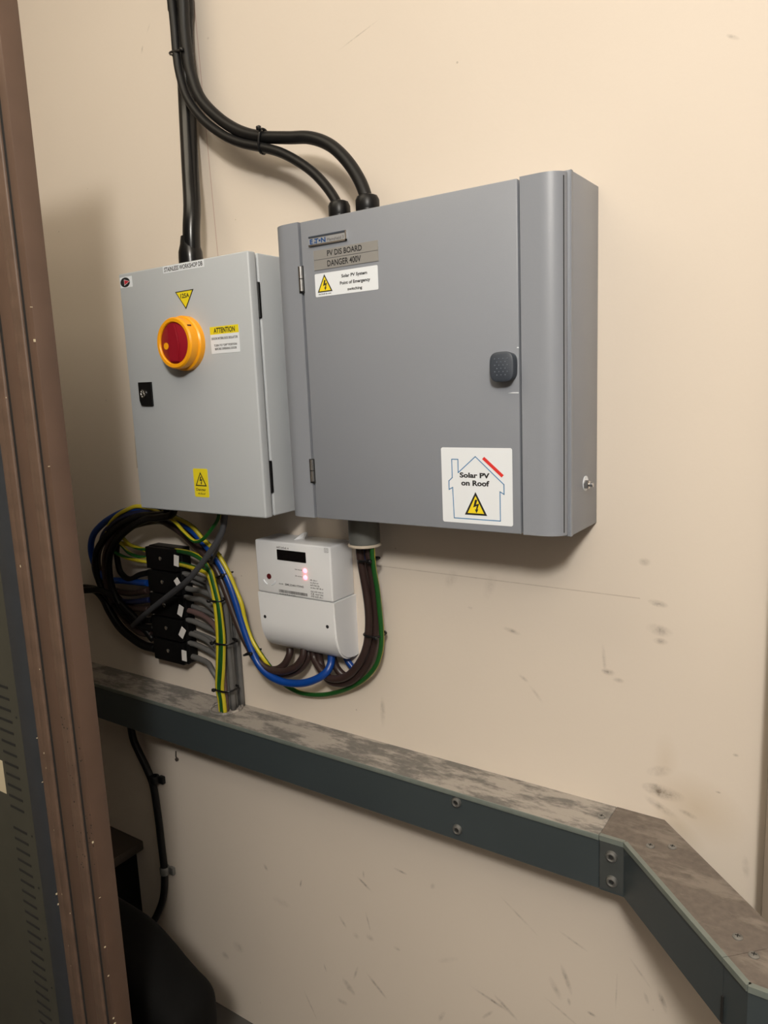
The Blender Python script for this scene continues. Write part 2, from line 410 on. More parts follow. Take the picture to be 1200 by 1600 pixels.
    bp = N('ShaderNodeBump'); bp.inputs['Strength'].default_value = 0.10; bp.inputs['Distance'].default_value = 0.002
    Lk(math_('ADD', n2.outputs['Fac'], math_('MULTIPLY', n1.outputs['Fac'], 3.0)), bp.inputs['Height']); Lk(bp.outputs[0], b.inputs['Normal'])
    M['wall_cream'] = m
wall_material()

# ------------------------------------------------------------------ the room
def structure(name, *a):
    o = box(name, *a); o['kind'] = 'structure'; return o
RX0, RX1, RY0, RZ1 = -1.10, 2.6, -3.4, 2.9
structure('wall_back', RX0 - .1, RX1 + .1, 0.0, 0.12, -0.1, RZ1 + .1, 'wall_cream')
structure('floor', RX0 - .1, RX1 + .1, RY0 - .1, 0.0, -0.1, 0.0, 'floor_concrete')
structure('ceiling', RX0 - .1, RX1 + .1, RY0 - .1, 0.0, RZ1, RZ1 + .1, 'ceiling_white')
structure('wall_left', RX0 - .1, RX0, RY0, 0.0, 0.0, RZ1, 'left_paint')
structure('wall_right', RX1, RX1 + .1, RY0, 0.0, 0.0, RZ1, 'room_paint')
structure('wall_front', RX0, RX1, RY0 - .1, RY0, 0.0, RZ1, 'room_paint')
e = at(1189, 1416, -0.05)
t = box('trim_1', e.x, e.x + 0.10, -0.05, 0.0, 0.0, 2.2, 'trim_paint', None, 0.004); t['kind'] = 'structure'

# ------------------------------------------------------------------ PV distribution board
Z0, Z1, YF = 1.31, 1.79, -0.1405
XS = 0.3765
pv = thing('distribution_board', (0.188, -0.06, 1.3066), 'large mid-grey distribution board with curved side covers and a solar sticker', 'electrical panel')
XL, XR = -0.0625, 0.439
bm = bmesh.new()
add_box(bm, XL, XR, -0.1145, 0.0, 1.3066, 1.7945, 0.0015, 2)
from_bm('housing', bm, 'pv_grey', pv, 35)
box('inner_frame', XL + .005, XR - .0045, -0.1265, -0.113, Z0 + .004, Z1 - .004, 'gap_black', pv)
def cover_strip(xa, xb, flip):
    # cross-section in plan: flat front, quarter round to the side
    r = 0.0225
    pts = [(xa, YF + 0.014), (xa, YF)]
    for i in range(11):
        a = math.radians(90 * i / 10); pts.append((xb - 0.030 + 0.030 * math.sin(a), YF + r - r * math.cos(a)))
    pts += [(xb, -0.1172), (xb - 0.02, -0.1172)]
    if flip: pts = [(XS - p[0], p[1]) for p in pts]
    bm = bmesh.new(); prism(bm, pts, 'z', Z0, Z1 + 0.001)
    return from_bm('side_cover', bm, 'pv_grey', pv, 30)
cover_strip(XS + 0.0025, XR - 0.003, False)
cover_strip(XS + 0.0025, XR - 0.003, True)
door = box('door', 0.002, XS - 0.001, YF, -0.127, Z0, Z1, 'pv_grey', pv, 0.002, 2)
# return lip of the side panel
box('panel_lip', XR - 0.001, XR + 0.0012, -0.1147, -0.1075, 1.3066, 1.7945, 'pv_grey', pv, 0.0005, 1)
for k, (za, zb) in enumerate(((1.6835, 1.722), (1.373, 1.4098))):
    bm = bmesh.new(); zm = (za + zb) / 2
    lathe(bm, [(0, 0), (0.0042, 0), (0.0042, zm - za - .0006)], (-0.0012, YF - 0.001, za), n=12)
    lathe(bm, [(0.0036, 0), (0.0042, .0006), (0.0042, zb - zm), (0, zb - zm)], (-0.0012, YF - 0.001, zm), n=12)
    h = from_bm('hinge', bm, 'chrome', pv, 40)
    box('hinge_recess', -0.0066, 0.0045, YF - 0.0006, YF + 0.01, za - 0.003, zb + 0.001, 'gap_black', h)
# latch
bm = bmesh.new(); lx0, lx1, lz0, lz1 = 0.3385, 0.3745, 1.5255, 1.5665
def barrel(x0, x1, z0, z1, inset):
    cx, cz, hx, hz = (x0 + x1) / 2, (z0 + z1) / 2, (x1 - x0) / 2 - inset, (z1 - z0) / 2 - inset; pts = []
    for i in range(40):
        a = 2 * math.pi * i / 40; c, s = math.cos(a), math.sin(a); ex = 2 / 3.6
        pts.append((cx + hx * math.copysign(abs(c) ** ex, c), cz + hz * math.copysign(abs(s) ** ex, s)))
    return pts
rings = []
for inset, y in ((0.0015, YF + .001), (0.0, YF - .014), (0.0006, YF - .0165), (0.003, YF - .0178)):
    rings.append([bm.verts.new((p[0], y, p[1])) for p in barrel(lx0, lx1, lz0, lz1, inset)])
for a, b in zip(rings, rings[1:]):
    for i in range(40): bm.faces.new((a[i], a[(i + 1) % 40], b[(i + 1) % 40], b[i]))
bm.faces.new(rings[-1])
latch = from_bm('latch', bm, 'latch_navy', pv, 40)
bm = bmesh.new()
for r_ in range(6):
    for c_ in range(3 + (r_ % 2)):
        lathe(bm, [(0.0010, 0), (0.0007, .0006), (0, .0008)], (0.3565 + (c_ - (2 + r_ % 2) / 2) * 0.0062, YF - .0177, 1.535 + r_ * 0.0044), Vector((0, -1, 0)), 8)
from_bm('grip_dots', bm, 'latch_dot', latch, 60)
# paint chips by the latch
plate('scratch', [(0.358, 1.5098), (0.3745, 1.5092), (0.3745, 1.5106), (0.366, 1.5108)], YF, 0.0002, 'sticker_white', pv)
plate('scratch', [(0.3725, 1.5705), (0.3755, 1.570), (0.3752, 1.5718), (0.3735, 1.572)], YF, 0.0002, 'sticker_white', pv)
# badge
bz0, bz1, bx0, bx1 = 1.7497, 1.7649, 0.0197, 0.0945
badge = plate('badge', rounded_rect(bx0, bx1, bz0, bz1, .001, 2), YF, 0.0012, 'badge_silver', pv)
bm = bmesh.new()
for q in (rect(bx0, bx1, bz0, bz0 + .0022), rect(bx1 - .0022, bx1, bz0, bz1)): prism(bm, q, 'y', YF - .0012, YF - .003)
from_bm('badge_rim', bm, 'chrome', badge)
for q in ('top',): plate('badge_shadow_rim', rect(bx0, bx1, bz1 - .0024, bz1), YF - .0012, .0012, 'latch_navy', badge)
lettering('E T\u2022N', bx0 + .002, bx0 + .0335, bz0 + .0032, bz0 + .0108, YF - .0016, 'ink_blue', badge, 0.03)
lettering('A', bx0 + .0098, bx0 + .0150, bz0 + .0032, bz0 + .0070, YF - .0016, 'ink_blue', badge, 0.02)
lettering('Memshield 3', bx0 + .037, bx1 - .006, bz0 + .0038, bz0 + .0085, YF - .0016, 'ink_grey', badge)
# engraved plates
for k, (z0_, z1_, s, xa, xb) in enumerate(((1.7283, 1.7425, 'PV DIS BOARD', .0545, .1215), (1.7126, 1.7275, 'DANGER 400V', .0540, .1190))):
    p = plate('engraved_plate', rect(.0272, .1510, z0_, z1_), YF, 0.0009, 'plate_steel', pv)
    lettering(s, xa, xb, z0_ + .003, z1_ - .0025, YF - .0011, 'ink_black', p, 0.018)
def warning_triangle(cx, z0, w, h, y, parent, border=0.09, name='warning_triangle', fill='triangle_yellow'):
    tr = plate(name, [(cx - w / 2, z0), (cx + w / 2, z0), (cx, z0 + h)], y, 0.0002, 'ink_black', parent)
    b = border * w
    plate(name + '_face', [(cx - w / 2 + b * 1.75, z0 + b), (cx + w / 2 - b * 1.75, z0 + b), (cx, z0 + h - b * 2.1)], y - .0002, 0.0001, fill, parent)
    bolt = [(-.02, .74), (.10, .72), (.02, .50), (.20, .56), (.09, .27), (.155, .295), (.04, .10), (-.05, .28), (.015, .265), (.065, .44), (-.14, .36)]
    plate('lightning_bolt', [(cx + p[0] * w * .8, z0 + p[1] * h * .92) for p in bolt], y - .0003, 0.0001, 'ink_black', parent)
sy = plate('emergency_sticker', rounded_rect(.0268, .1484, 1.6714, 1.7070, .002, 3), YF, 0.0004, 'sticker_white', pv)
warning_triangle(.0463, 1.6779, .0298, .0272, YF - .0004, sy, .06)
multi_lettering([('Solar PV System', .0800, .1290, 1.6946, 1.7010), ('Point of Emergency', .0765, .1340, 1.6840, 1.6906), ('switching', .0905, .1185, 1.6742, 1.6800)], YF - .0006, 'ink_black', sy, 0.03)
fine_print(.0330, .0595, 1.6742, 1.6764, YF - .0006, 'ink_black', sy)
rf = plate('solar_roof_sticker', rounded_rect(.2489, .3636, 1.3206, 1.4330, .003, 4), YF, 0.0004, 'sticker_white', pv)
def line_strip(pts, w, y, m, parent, name):
    bm = bmesh.new()
    for (x0, z0), (x1, z1) in zip(pts, pts[1:]):
        d = Vector((x1 - x0, z1 - z0)).normalized() * (w / 2); n_ = Vector((-d.y, d.x))
        prism(bm, [(x0 - d.x + n_.x, z0 - d.y + n_.y), (x0 - d.x - n_.x, z0 - d.y - n_.y), (x1 + d.x - n_.x, z1 + d.y - n_.y), (x1 + d.x + n_.x, z1 + d.y + n_.y)], 'y', y, y - .0001)
    return from_bm(name, bm, m, parent)
# outline of the house, as fractions of the sticker
hs = [(.17, .06), (.83, .06), (.83, .44), (.885, .41), (.885, .535), (.495, .885), (.245, .67), (.245, .845), (.155, .845), (.155, .60), (.105, .555), (.105, .44), (.158, .47), (.17, .06)]
W_, H_ = .1147, .1124
line_strip([(.2489 + a * W_, 1.3206 + b * H_) for a, b in hs], .0014, YF - .0004, 'house_blue', rf, 'house_outline')
plate('roof_panel', [(.2489 + a * W_, 1.3206 + b * H_) for a, b in ((.59, .855), (.62, .885), (.885, .655), (.855, .625))], YF - .0004, .0001, 'panel_red', rf)
multi_lettering([('Solar PV', .2489 + .265 * W_, .2489 + .69 * W_, 1.3206 + .605 * H_, 1.3206 + .675 * H_), ('on Roof', .2489 + .285 * W_, .2489 + .685 * W_, 1.3206 + .50 * H_, 1.3206 + .575 * H_)], YF - .0005, 'ink_black', rf, 0.04)
warning_triangle(.2489 + .487 * W_, 1.3206 + .115 * H_, .0365, .0345, YF - .0004, rf, .075)
# bolt in the side panel
bm = bmesh.new(); c = (XR, -0.057, 1.3733)
lathe(bm, [(0.011, 0), (0.011, .001), (0, .001)], (XR, -.053, 1.3745), Vector((1, 0, 0)), 20)
from_bm('washer', bm, 'sticker_white', pv, 30)
bm = bmesh.new()
lathe(bm, [(0.0068, .001), (0.0068, .0065), (0.0058, .0075), (0, .0075)], c, Vector((1, 0, 0)), 6)
lathe(bm, [(0.0032, .007), (0.0032, .013), (0, .0135)], c, Vector((1, 0, 0)), 12)
from_bm('side_bolt', bm, 'chrome', pv, 25)
# cable glands
for gx, r_ in ((0.0866, 0.0192), (0.0299, 0.0180)):
    bm = bmesh.new()
    lathe(bm, [(r_, 0), (r_, .012)], (gx, -.07, 1.7945), n=28)
    lathe(bm, [(r_ * .98, .010), (r_ * 1.02, .012), (r_ * 1.02, .027), (r_ * .86, .033), (r_ * .6, .035), (r_ * .5, .032)], (gx, -.07, 1.7945), n=12)
    from_bm('cable_gland', bm, 'black_plastic', pv, 35)

# ------------------------------------------------------------------ isolator enclosure
EX0, EX1, EZ0, EZ1, EY = -0.4477, -0.1061, 1.3033, 1.7603, -0.150
iso = thing('isolator_enclosure', ((EX0 + EX1) / 2, -.065, EZ0), 'pale grey isolator enclosure with yellow and red rotary switch', 'electrical panel')
box('housing', EX0 + .001, EX1 - .001, -0.126, 0.0, EZ0 + .001, EZ1 - .001, 'iso_grey', iso, 0.003, 3)
box('door_seal', EX0 + .008, EX1 - .006, -0.134, -0.124, EZ0 + .008, EZ1 - .008, 'gap_black', iso)
box('door', EX0, EX1, EY, -0.1305, EZ0, EZ1, 'iso_grey', iso, 0.0035, 3)
for (ua, va, ub, vb) in ((403, 440, 408, 497), (424, 720, 428, 770)):
    za, zb = at((ua + ub) / 2, va, -.128).z, at((ua + ub) / 2, vb, -.128).z
    h = box('hinge', EX1 - .010, EX1 + .0006, -0.1312, -0.1245, zb, za, 'black_plastic', iso, 0.001, 1)
# rotary switch
cx, cz = -0.273, 1.6183
sw = bmesh.new()
lathe(sw, [(0.049, 0.0), (0.049, .010), (0.0465, .0125), (0.0455, .0125), (0.0455, .014), (0.0455, .028), (0.0432, .031), (0.038, .031), (0.0365, .029), (0.0365, .022), (0, .022)], (cx, EY, cz), Vector((0, -1, 0)), 56)
switch = from_bm('rotary_switch', sw, 'switch_yellow', iso, 35)
bm = bmesh.new(); lathe(bm, [(0.0360, .020), (0.0360, .0275), (0.0345, .0285), (0, .0285)], (cx, EY, cz), Vector((0, -1, 0)), 48)
from_bm('switch_knob', bm, 'switch_red', switch, 40)
bm = bmesh.new()
# raised grip bar across the knob
g_pts = [(-.0125, -.033), (.0085, -.0335), (.0125, -.0325), (.0145, .0), (.0085, .0330), (-.0045, .0345), (-.0125, .0325), (-.0085, 0)]
prism(bm, [(cx + p[0], cz + p[1]) for p in g_pts], 'y', EY - .028, EY - .0325)
bmesh.ops.bevel(bm, geom=[e_ for e_ in bm.edges], offset=.0016, segments=2, affect='EDGES')
from_bm('switch_grip', bm, 'switch_red', switch, 40)
bm = bmesh.new(); lathe(bm, [(0.0062, .028), (0.0062, .0292), (0, .0292)], (cx - .022, EY, cz - .004), Vector((0, -1, 0)), 16)
from_bm('padlock_hole', bm, 'switch_yellow', switch)
bm = bmesh.new(); a_ = math.radians(42); ccx, ccz = cx + .0385 * math.cos(a_), cz + .0385 * math.sin(a_)
add_box(bm, ccx - .0035, ccx + .0075, EY - .0265, EY - .0180, ccz - .0045, ccz + .0045)
from_bm('padlock_slot', bm, 'button_red', switch)
# lock
lk = plate('lock', [(-.4150, 1.5535), (-.3785, 1.5530), (-.3790, 1.5075), (-.4110, 1.5085), (-.4150, 1.518)], EY, 0.004, 'black_plastic', iso)
bm = bmesh.new(); lathe(bm, [(0.0085, 0), (0.0085, .0018), (.0065, .0022), (.006, .0008), (0, .0008)], (-.4005, EY - .004, 1.5315), Vector((0, -1, 0)), 24)
from_bm('lock_barrel', bm, 'chrome', lk, 35)
bm = bmesh.new(); d = .0048; prism(bm, [(-.4005 - d, 1.5315 + d + .001), (-.4005 - d + .002, 1.5315 + d + .002), (-.4005 + d, 1.5315 - d), (-.4005 + d - .002, 1.5315 - d - .001)], 'y', EY - .0048, EY - .0064)
from_bm('lock_bar', bm, 'chrome', lk)
# stickers
st = plate('name_strip', rect(-.3188, -.2115, 1.7462, 1.7586), EY, .0004, 'sticker_white', iso)
lettering('STAINLESS WORKSHOP DB', -.3155, -.2150, 1.7486, 1.7566, EY - .0006, 'ink_black', st, 0.02)
tri = plate('rating_triangle', [(-.2918, 1.7112), (-.2430, 1.7118), (-.2664, 1.6785)], EY, .0003, 'ink_black', iso)
plate('triangle_face', [(-.2884, 1.7095), (-.2467, 1.7101), (-.2666, 1.6818)], EY - .0003, .0001, 'sticker_yellow', tri)
lettering('125A', -.2780, -.2550, 1.6985, 1.7065, EY - .0005, 'ink_black', tri, 0.025)
at_ = plate('attention_sticker', rounded_rect(-.2095, -.1392, 1.5958, 1.6424, .0015, 3), EY, .0004, 'sticker_white', iso)
plate('yellow_header', rect(-.2095, -.1392, 1.6290, 1.6424), EY - .0004, .0001, 'sticker_yellow', at_)
lettering('ATTENTION', -.2000, -.1480, 1.6310, 1.6402, EY - .0006, 'ink_black', at_, 0.03)
multi_lettering([('DOOR INTERLOCK ISOLATOR', -.2065, -.1425, 1.6197, 1.6238), ('TURN TO "OFF" POSITION', -.2015, -.1455, 1.6078, 1.6118), ('BEFORE OPENING DOOR', -.2000, -.1465, 1.6016, 1.6056)], EY - .0006, 'ink_black', at_, 0.025)
dg_ = plate('danger_sticker', rounded_rect(-.2840, -.2455, 1.3346, 1.3885, .003, 4), EY, .0004, 'sticker_yellow', iso)
warning_triangle(-.2648, 1.3555, .0300, .0270, EY - .0004, dg_, .07, fill='sticker_yellow')
fine_print(-.2745, -.2545, 1.3395, 1.3432, EY - .0006, 'ink_black', dg_)
multi_lettering([('Danger', -.2790, -.2530, 1.3448, 1.3515)], EY - .0006, 'ink_black', dg_, 0.02)
lg = plate('maker_sticker', rect(-.4440, -.4085, 1.7332, 1.7530), EY, .0003, 'sticker_white', iso)
circ = [(-.4290 + .0140 * math.cos(2 * math.pi * i / 28), 1.7430 + .0090 * math.sin(2 * math.pi * i / 28)) for i in range(28)]
plate('logo_disc', circ, EY - .0003, .0001, 'ink_black', lg)
plate('logo_triangle_edge', [(-.4318, 1.7484), (-.4318, 1.7370), (-.4152, 1.7438)], EY - .0004, .0001, 'sticker_white', lg)
plate('logo_triangle', [(-.4308, 1.7472), (-.4308, 1.7384), (-.4165, 1.7437)], EY - .0005, .0001, 'logo_red', lg)
# wall bracket lug at the left side of the enclosure
lug = thing('wall_clip', at(211, 705, 0), 'thin pale wall clip beside the left edge of the isolator enclosure', 'clip')
pts = [(at(u, v, -.004).x, at(u, v, -.004).z) for u, v in ((210, 681), (219, 681), (221, 733), (213.5, 731))]
plate('clip_plate', pts, 0.0, .004, 'cream_plastic', lug)

# ------------------------------------------------------------------ electricity meter
mt = thing('electricity_meter', (-.123, -.035, 1.0145), 'white electricity meter with dark display and two glowing red lights', 'electricity meter')
MX0, MX1, MYF = -.217, -.029, -.069
bm = bmesh.new(); add_box(bm, MX0, MX1 - .001, MYF, 0.0, 1.1365, 1.2415, .0035, 3)
from_bm('housing', bm, 'meter_white', mt, 40)
prof = [(0.0, 1.1355), (MYF, 1.1355), (MYF, 1.078)]
for i in range(1, 13):
    a = math.radians(86 * i / 12); prof.append((MYF + .046 * (1 - math.cos(a)), 1.078 - .0635 * math.sin(a)))
prof += [(-.004, 1.0160), (0.0, 1.0160)]
bm = bmesh.new(); prism(bm, prof, 'x', MX0 - .001, MX1 + .0015)
bmesh.ops.recalc_face_normals(bm, faces=bm.faces)
es = [e_ for e_ in bm.edges if abs(e_.verts[0].co.x - e_.verts[1].co.x) < 1e-6 and max(e_.verts[0].co.y, e_.verts[1].co.y) < -.01 and max(e_.verts[0].co.z, e_.verts[1].co.z) < 1.134]
bmesh.ops.bevel(bm, geom=es, offset=.003, segments=3, affect='EDGES')
tc_ = from_bm('terminal_cover', bm, 'meter_white', mt, 40)
for sx, sz in ((-.2032, 1.086), (-.0461, 1.0884)):
    bm = bmesh.new(); lathe(bm, [(.0034, 0), (.0034, .0004), (0, .0004)], (sx, MYF, sz), Vector((0, -1, 0)), 14)
    from_bm('cover_screw', bm, 'ink_black', tc_)
plate('display', rounded_rect(-.1600, -.0885, 1.2060, 1.2265, .001, 2), MYF, .0006, 'display_black', mt)
for sz in (1.1909, 1.1779):
    bm = bmesh.new(); lathe(bm, [(.0046, 0), (.0044, .0012), (.003, .0024), (0, .003)], (-.0922, MYF, sz), Vector((0, -1, 0)), 16)
    from_bm('indicator_light', bm, 'led_red', mt, 60)
for _s, x0, x1, z0, z1 in (('', -.117, -.099, 1.1903, 1.1928), ('', -.117, -.099, 1.1775, 1.1800)):
    fine_print(x0, x1, z0, z1, MYF - .0003, 'ink_grey', mt)
bm = bmesh.new(); lathe(bm, [(.0055, 0), (.0055, .001), (0, .0014)], (-.1845, MYF, 1.1703), Vector((0, -1, 0)), 16)
from_bm('optical_port', bm, 'button_red', mt, 60)
for ax, sgn in ((-.1960, -1), (-.1723, 1)):
    path = [Vector((-.1842 + .0165 * math.cos(t_) * 1.0, MYF - .0006, 1.1690 + .0165 * math.sin(t_))) for t_ in [math.radians(270 + sgn * d_) for d_ in range(22, 68, 5)]]
    link_mesh('port_ring', tube_mesh('port_ring', path, .0014, 8), 'sticker_white', mt)
fine_print(-.1600, -.1290, 1.2288, 1.2330, MYF - .0003, 'ink_grey', mt)
lettering('EML2240175945', -.1443, -.0979, 1.1568, 1.1608, MYF - .0003, 'ink_grey', mt, 0.03)
fine_print(-.1600, -.1475, 1.1575, 1.1600, MYF - .0003, 'ink_grey', mt)
bm = bmesh.new(); x = -.1612
while x < -.0905:
    w_ = random.choice((.0006, .0006, .0011, .0016)); prism(bm, rect(x, x + w_, 1.1414, 1.1470), 'y', MYF, MYF - .0002); x += w_ + random.choice((.0005, .0008))
from_bm('barcode', bm, 'ink_grey', mt)
fine_print(-.1600, -.1180, 1.1378, 1.1402, MYF - .0003, 'ink_grey', mt)
for i, xb in enumerate((-.063, -.061, -.058, -.050, -.050, -.050, -.052)):
    zt = 1.1760 - i * .0049 - (.002 if i > 3 else 0)
    fine_print(-.0810 if i != 5 else -.0700, xb, zt - .0030, zt, MYF - .0003, 'ink_grey', mt)
    if i == 5: lettering('CE', -.0810, -.0730, zt - .0038, zt + .0006, MYF - .0003, 'ink_grey', mt, 0.02)
line_strip([(-.0430, 1.2310), (-.0350, 1.2310), (-.0350, 1.2385), (-.0430, 1.2385), (-.0430, 1.2310)], .0006, MYF - .0001, 'ink_grey', mt, 'insulation_mark')
line_strip([(-.0408, 1.2330), (-.0372, 1.2330), (-.0372, 1.2363), (-.0408, 1.2363), (-.0408, 1.2330)], .0005, MYF - .0001, 'ink_grey', mt, 'insulation_mark')
# crumpled tape scrap on the top of the meter
bm = bmesh.new()
vs = [at(u, v, y) for u, v, y in ((441, 846, -.045), (460, 840, -.03), (474, 832, -.02), (479, 831, -.015), (478, 842, -.02), (470, 848, -.04), (452, 849, -.055))]
top = [bm.verts.new(p) for p in vs]; bot = [bm.verts.new(p + Vector((0.001, .002, -.0015))) for p in vs]
bm.faces.new(top); bm.faces.new(list(reversed(bot)))
for i in range(7): bm.faces.new((top[i], bot[i], bot[(i + 1) % 7], top[(i + 1) % 7]))
from_bm('tape_scrap', bm, 'meter_white', mt)

# ------------------------------------------------------------------ conduit stub under the board
cd = thing('conduit_stub', (.0421, -.06, 1.252), 'short grey conduit stub under the large board, brown cables leaving it', 'conduit')
bm = bmesh.new(); lathe(bm, [(.0245, 0), (.0278, 0), (.0278, .055), (.0245, .055), (.0245, 0)], (.0421, -.06, 1.2545), n=36)
from_bm('conduit_tube', bm, 'conduit_grey', cd, 40)
bm = bmesh.new(); lathe(bm, [(.0235, 0), (.0300, 0), (.0305, .002), (.0285, .0045), (.0235, .0045), (.0235, 0)], (.0421, -.06, 1.2495), n=36)
from_bm('bush_ring', bm, 'cream_plastic', cd, 40)

# ------------------------------------------------------------------ trunking
TZ1, TZ0, TY = 0.8435, 0.7526, -0.0877
tk = thing('cable_trunking', (-.5, -.044, TZ0), 'long straight grey metal trunking along the wall with plaster-dusted top', 'trunking')
XJ = 0.4748
box('body', RX0, XJ - .0008, TY, 0.0, TZ0, TZ1 - .003, 'trunk_front', tk, 0.0012, 1)
box('lid', RX0, XJ - .0008, TY - .0012, 0.0, TZ1 - .003, TZ1, 'lid_dusty', tk, 0.0008, 1)
box('lid_lip', RX0, XJ - .0008, TY - .0026, TY - .0002, TZ1 - .0085, TZ1 + .0004, 'trunk_lip', tk, 0.0008, 2)
def cap_bolt(x, z, parent, y=TY):
    bm = bmesh.new(); lathe(bm, [(.0092, 0), (.0092, .001), (.0078, .0042), (.0055, .0052), (.0042, .0046), (.0042, .0020), (0, .0020)], (x, y, z), Vector((0, -1, 0)), 24)
    o = from_bm('bolt', bm, 'steel_dull', parent, 35)
    bm = bmesh.new(); lathe(bm, [(.0040, .0021), (.0040, .0027), (0, .0027)], (x, y, z), Vector((0, -1, 0)), 6)
    from_bm('hex_socket', bm, 'gap_black', o)
def lid_screw(x, y, parent):
    bm = bmesh.new(); lathe(bm, [(.0062, 0), (.0060, .001), (.0035, .0022), (0, .0025)], (x, y, TZ1), n=18)
    o = from_bm('lid_screw', bm, 'steel_dull', parent, 40)
    bm = bmesh.new(); add_box(bm, x - .0030, x + .0030, y - .0005, y + .0005, TZ1 + .0018, TZ1 + .0027); add_box(bm, x - .0005, x + .0005, y - .0030, y + .0030, TZ1 + .0018, TZ1 + .0027)
    from_bm('screw_cross', bm, 'gap_black', o)
cap_bolt(.2290, .8244, tk); cap_bolt(.2296, .7740, tk); lid_screw(.4622, -.0394, tk)
# first bend: leaves the wall at 45 degrees
k = math.tan(math.radians(22.5)) * -TY
def bend(name, label, front, back, z1=TZ1):
    t_ = thing(name, ((front[0][0] + front[-1][0]) / 2, (front[0][1] + front[-1][1]) / 2, TZ0), label, 'trunking')
    out = list(front) + list(reversed(back))
    bm = bmesh.new(); prism(bm, out, 'z', TZ0, z1 - .003); from_bm('body', bm, 'trunk_front', t_)
    bm = bmesh.new(); prism(bm, out, 'z', z1 - .003, z1); from_bm('lid', bm, 'lid_brown', t_)
    for i, (a, b) in enumerate(zip(front, front[1:])):
        d = Vector((b[0] - a[0], b[1] - a[1])).normalized(); n_ = Vector((d.y, -d.x))
        if n_.y > 0: n_ = -n_
        o1, o2 = n_ * .0026, n_ * -.0045
        bm = bmesh.new(); prism(bm, [(a[0] + o1.x, a[1] + o1.y), (b[0] + o1.x, b[1] + o1.y), (b[0] + o2.x, b[1] + o2.y), (a[0] + o2.x, a[1] + o2.y)], 'z', z1 - .0075, z1 + .0006)
        from_bm('lid_lip', bm, 'trunk_lip', t_)
    return t_
f0, f1 = (XJ, TY), (.512, TY)
f2 = (.677, TY - .165); f3 = (.7075, TY - .1955)
b1 = (.512 + k, 0.0); 
def diag_back(f): return (f[0] + -TY / math.sqrt(2), f[1] - TY / math.sqrt(2))
b2 = diag_back(f2)
b3 = (f3[0] + k, f3[1] - TY)
bn = bend('trunking_bend', 'grey metal trunking bend angling out from the wall, brown lid', [f0, f1, f2], [(XJ, 0.0), b1, b2])
box('joint_plate', XJ + .0005, .5115, TY - .0016, TY + .001, TZ0 + .004, TZ1 - .0085, 'trunk_plate', bn, .0004, 1)
cap_bolt(.4937, .8151, bn, TY - .0016); cap_bolt(.4946, .7742, bn, TY - .0016)
lid_screw(.5469, -.0783, bn); lid_screw(.575, -.065, bn); lid_screw(.6850, -.2100, bn)
e2_ = bend('trunking_bend', 'short grey trunking bend at the lower right corner, turning parallel to the wall', [(f2[0] + .0006, f2[1] - .0006), f3, (1.35, f3[1])], [(b2[0] + .0006, b2[1] - .0006), b3, (1.35, b3[1])])
lid_screw(.7062, -.2323, e2_)
bm = bmesh.new(); prism(bm, [(f2[0] - .0015, f2[1] - .0016), (f2[0] + .0012, f2[1] - .0043), (f2[0] + .0022, f2[1] - .0012), (f2[0] + .001, f2[1] + .001)], 'z', TZ0 + .004, TZ0 + .04)
from_bm('seam_slit', bm, 'gap_black', e2_)
# rubber grommet where the cables enter the lid
gr = bmesh.new(); R0, r0 = .0345, .0035
cxg, cyg = -.369, -.0375
path = [Vector((cxg + R0 * math.cos(2 * math.pi * i / 36), cyg + R0 * math.sin(2 * math.pi * i / 36), TZ1 + .002)) for i in range(36)]
gro = link_mesh('cable_grommet', tube_mesh('cable_grommet', path, r0, 8, True), 'lid_dusty', tk)

# ------------------------------------------------------------------ terminal blocks
BYF = -.042
BX0, BX1, BZ1 = at(225, 853, BYF).x, at(273, 856, BYF).x, at(225, 853, BYF).z
BH = (BZ1 - at(241, 1030, BYF).z) / 5
bgroup = 'stacked black terminal blocks'
tags_ = [(0.0, 0.36), (0.10, -32), (0.0, 20), (0.0, 28), (0.0, 2)]
ordinals = ['topmost of the five black terminal blocks, black top face showing', 'second black terminal block from the top of the stack', 'middle black terminal block, crossed by the grey diagonal cable', 'fourth black terminal block down, tilted white tag at its edge', 'lowest of the five black terminal blocks, upright white tag']
for i in range(5):
    zt = BZ1 - i * BH; zb = zt - BH + .0012; lean = -.0006 * i
    b = thing('terminal_block', ((BX0 + BX1) / 2, -.02, zb), ordinals[i], 'terminal block', bgroup)
    box('block_body', BX0 + lean, BX1 + lean, -.030, 0.0, zb, zt, 'block_black', b, .0015, 1)
    box('block_lid', BX0 + .002 + lean, BX1 - .002 + lean, BYF, -.0295, zb + .0015, zt - .001, 'block_black', b, .002, 2)
    bm = bmesh.new(); sx, sz = BX0 + .052 + lean, (zt + zb) / 2 + .002
    lathe(bm, [(.0048, 0), (.0045, .0012), (.0015, .0018), (0, .0012)], (sx, BYF, sz), Vector((0, -1, 0)), 14)
    from_bm('lid_screw', bm, 'chrome', b, 40)
    a = math.radians((8, -38, 22, 32, 3)[i]); h_ = .0125; w_ = .0075; tx, tz = BX1 + lean + .001, (zt + zb) / 2 + (.002, .004, -.004, -.001, -.001)[i]
    q = [(tx + px * math.cos(a) + pz * math.sin(a), tz - px * math.sin(a) + pz * math.cos(a)) for px, pz in ((-w_, -h_), (w_, -h_), (w_, h_), (-w_, h_))]
    plate('white_tag', q, BYF + .001, .0012, 'white_tag', b)
    box('cable_shroud', BX1 + lean, BX1 + lean + .006, -.030, -.004, zb + .004, zt - .004, 'block_black', b, .002, 1)

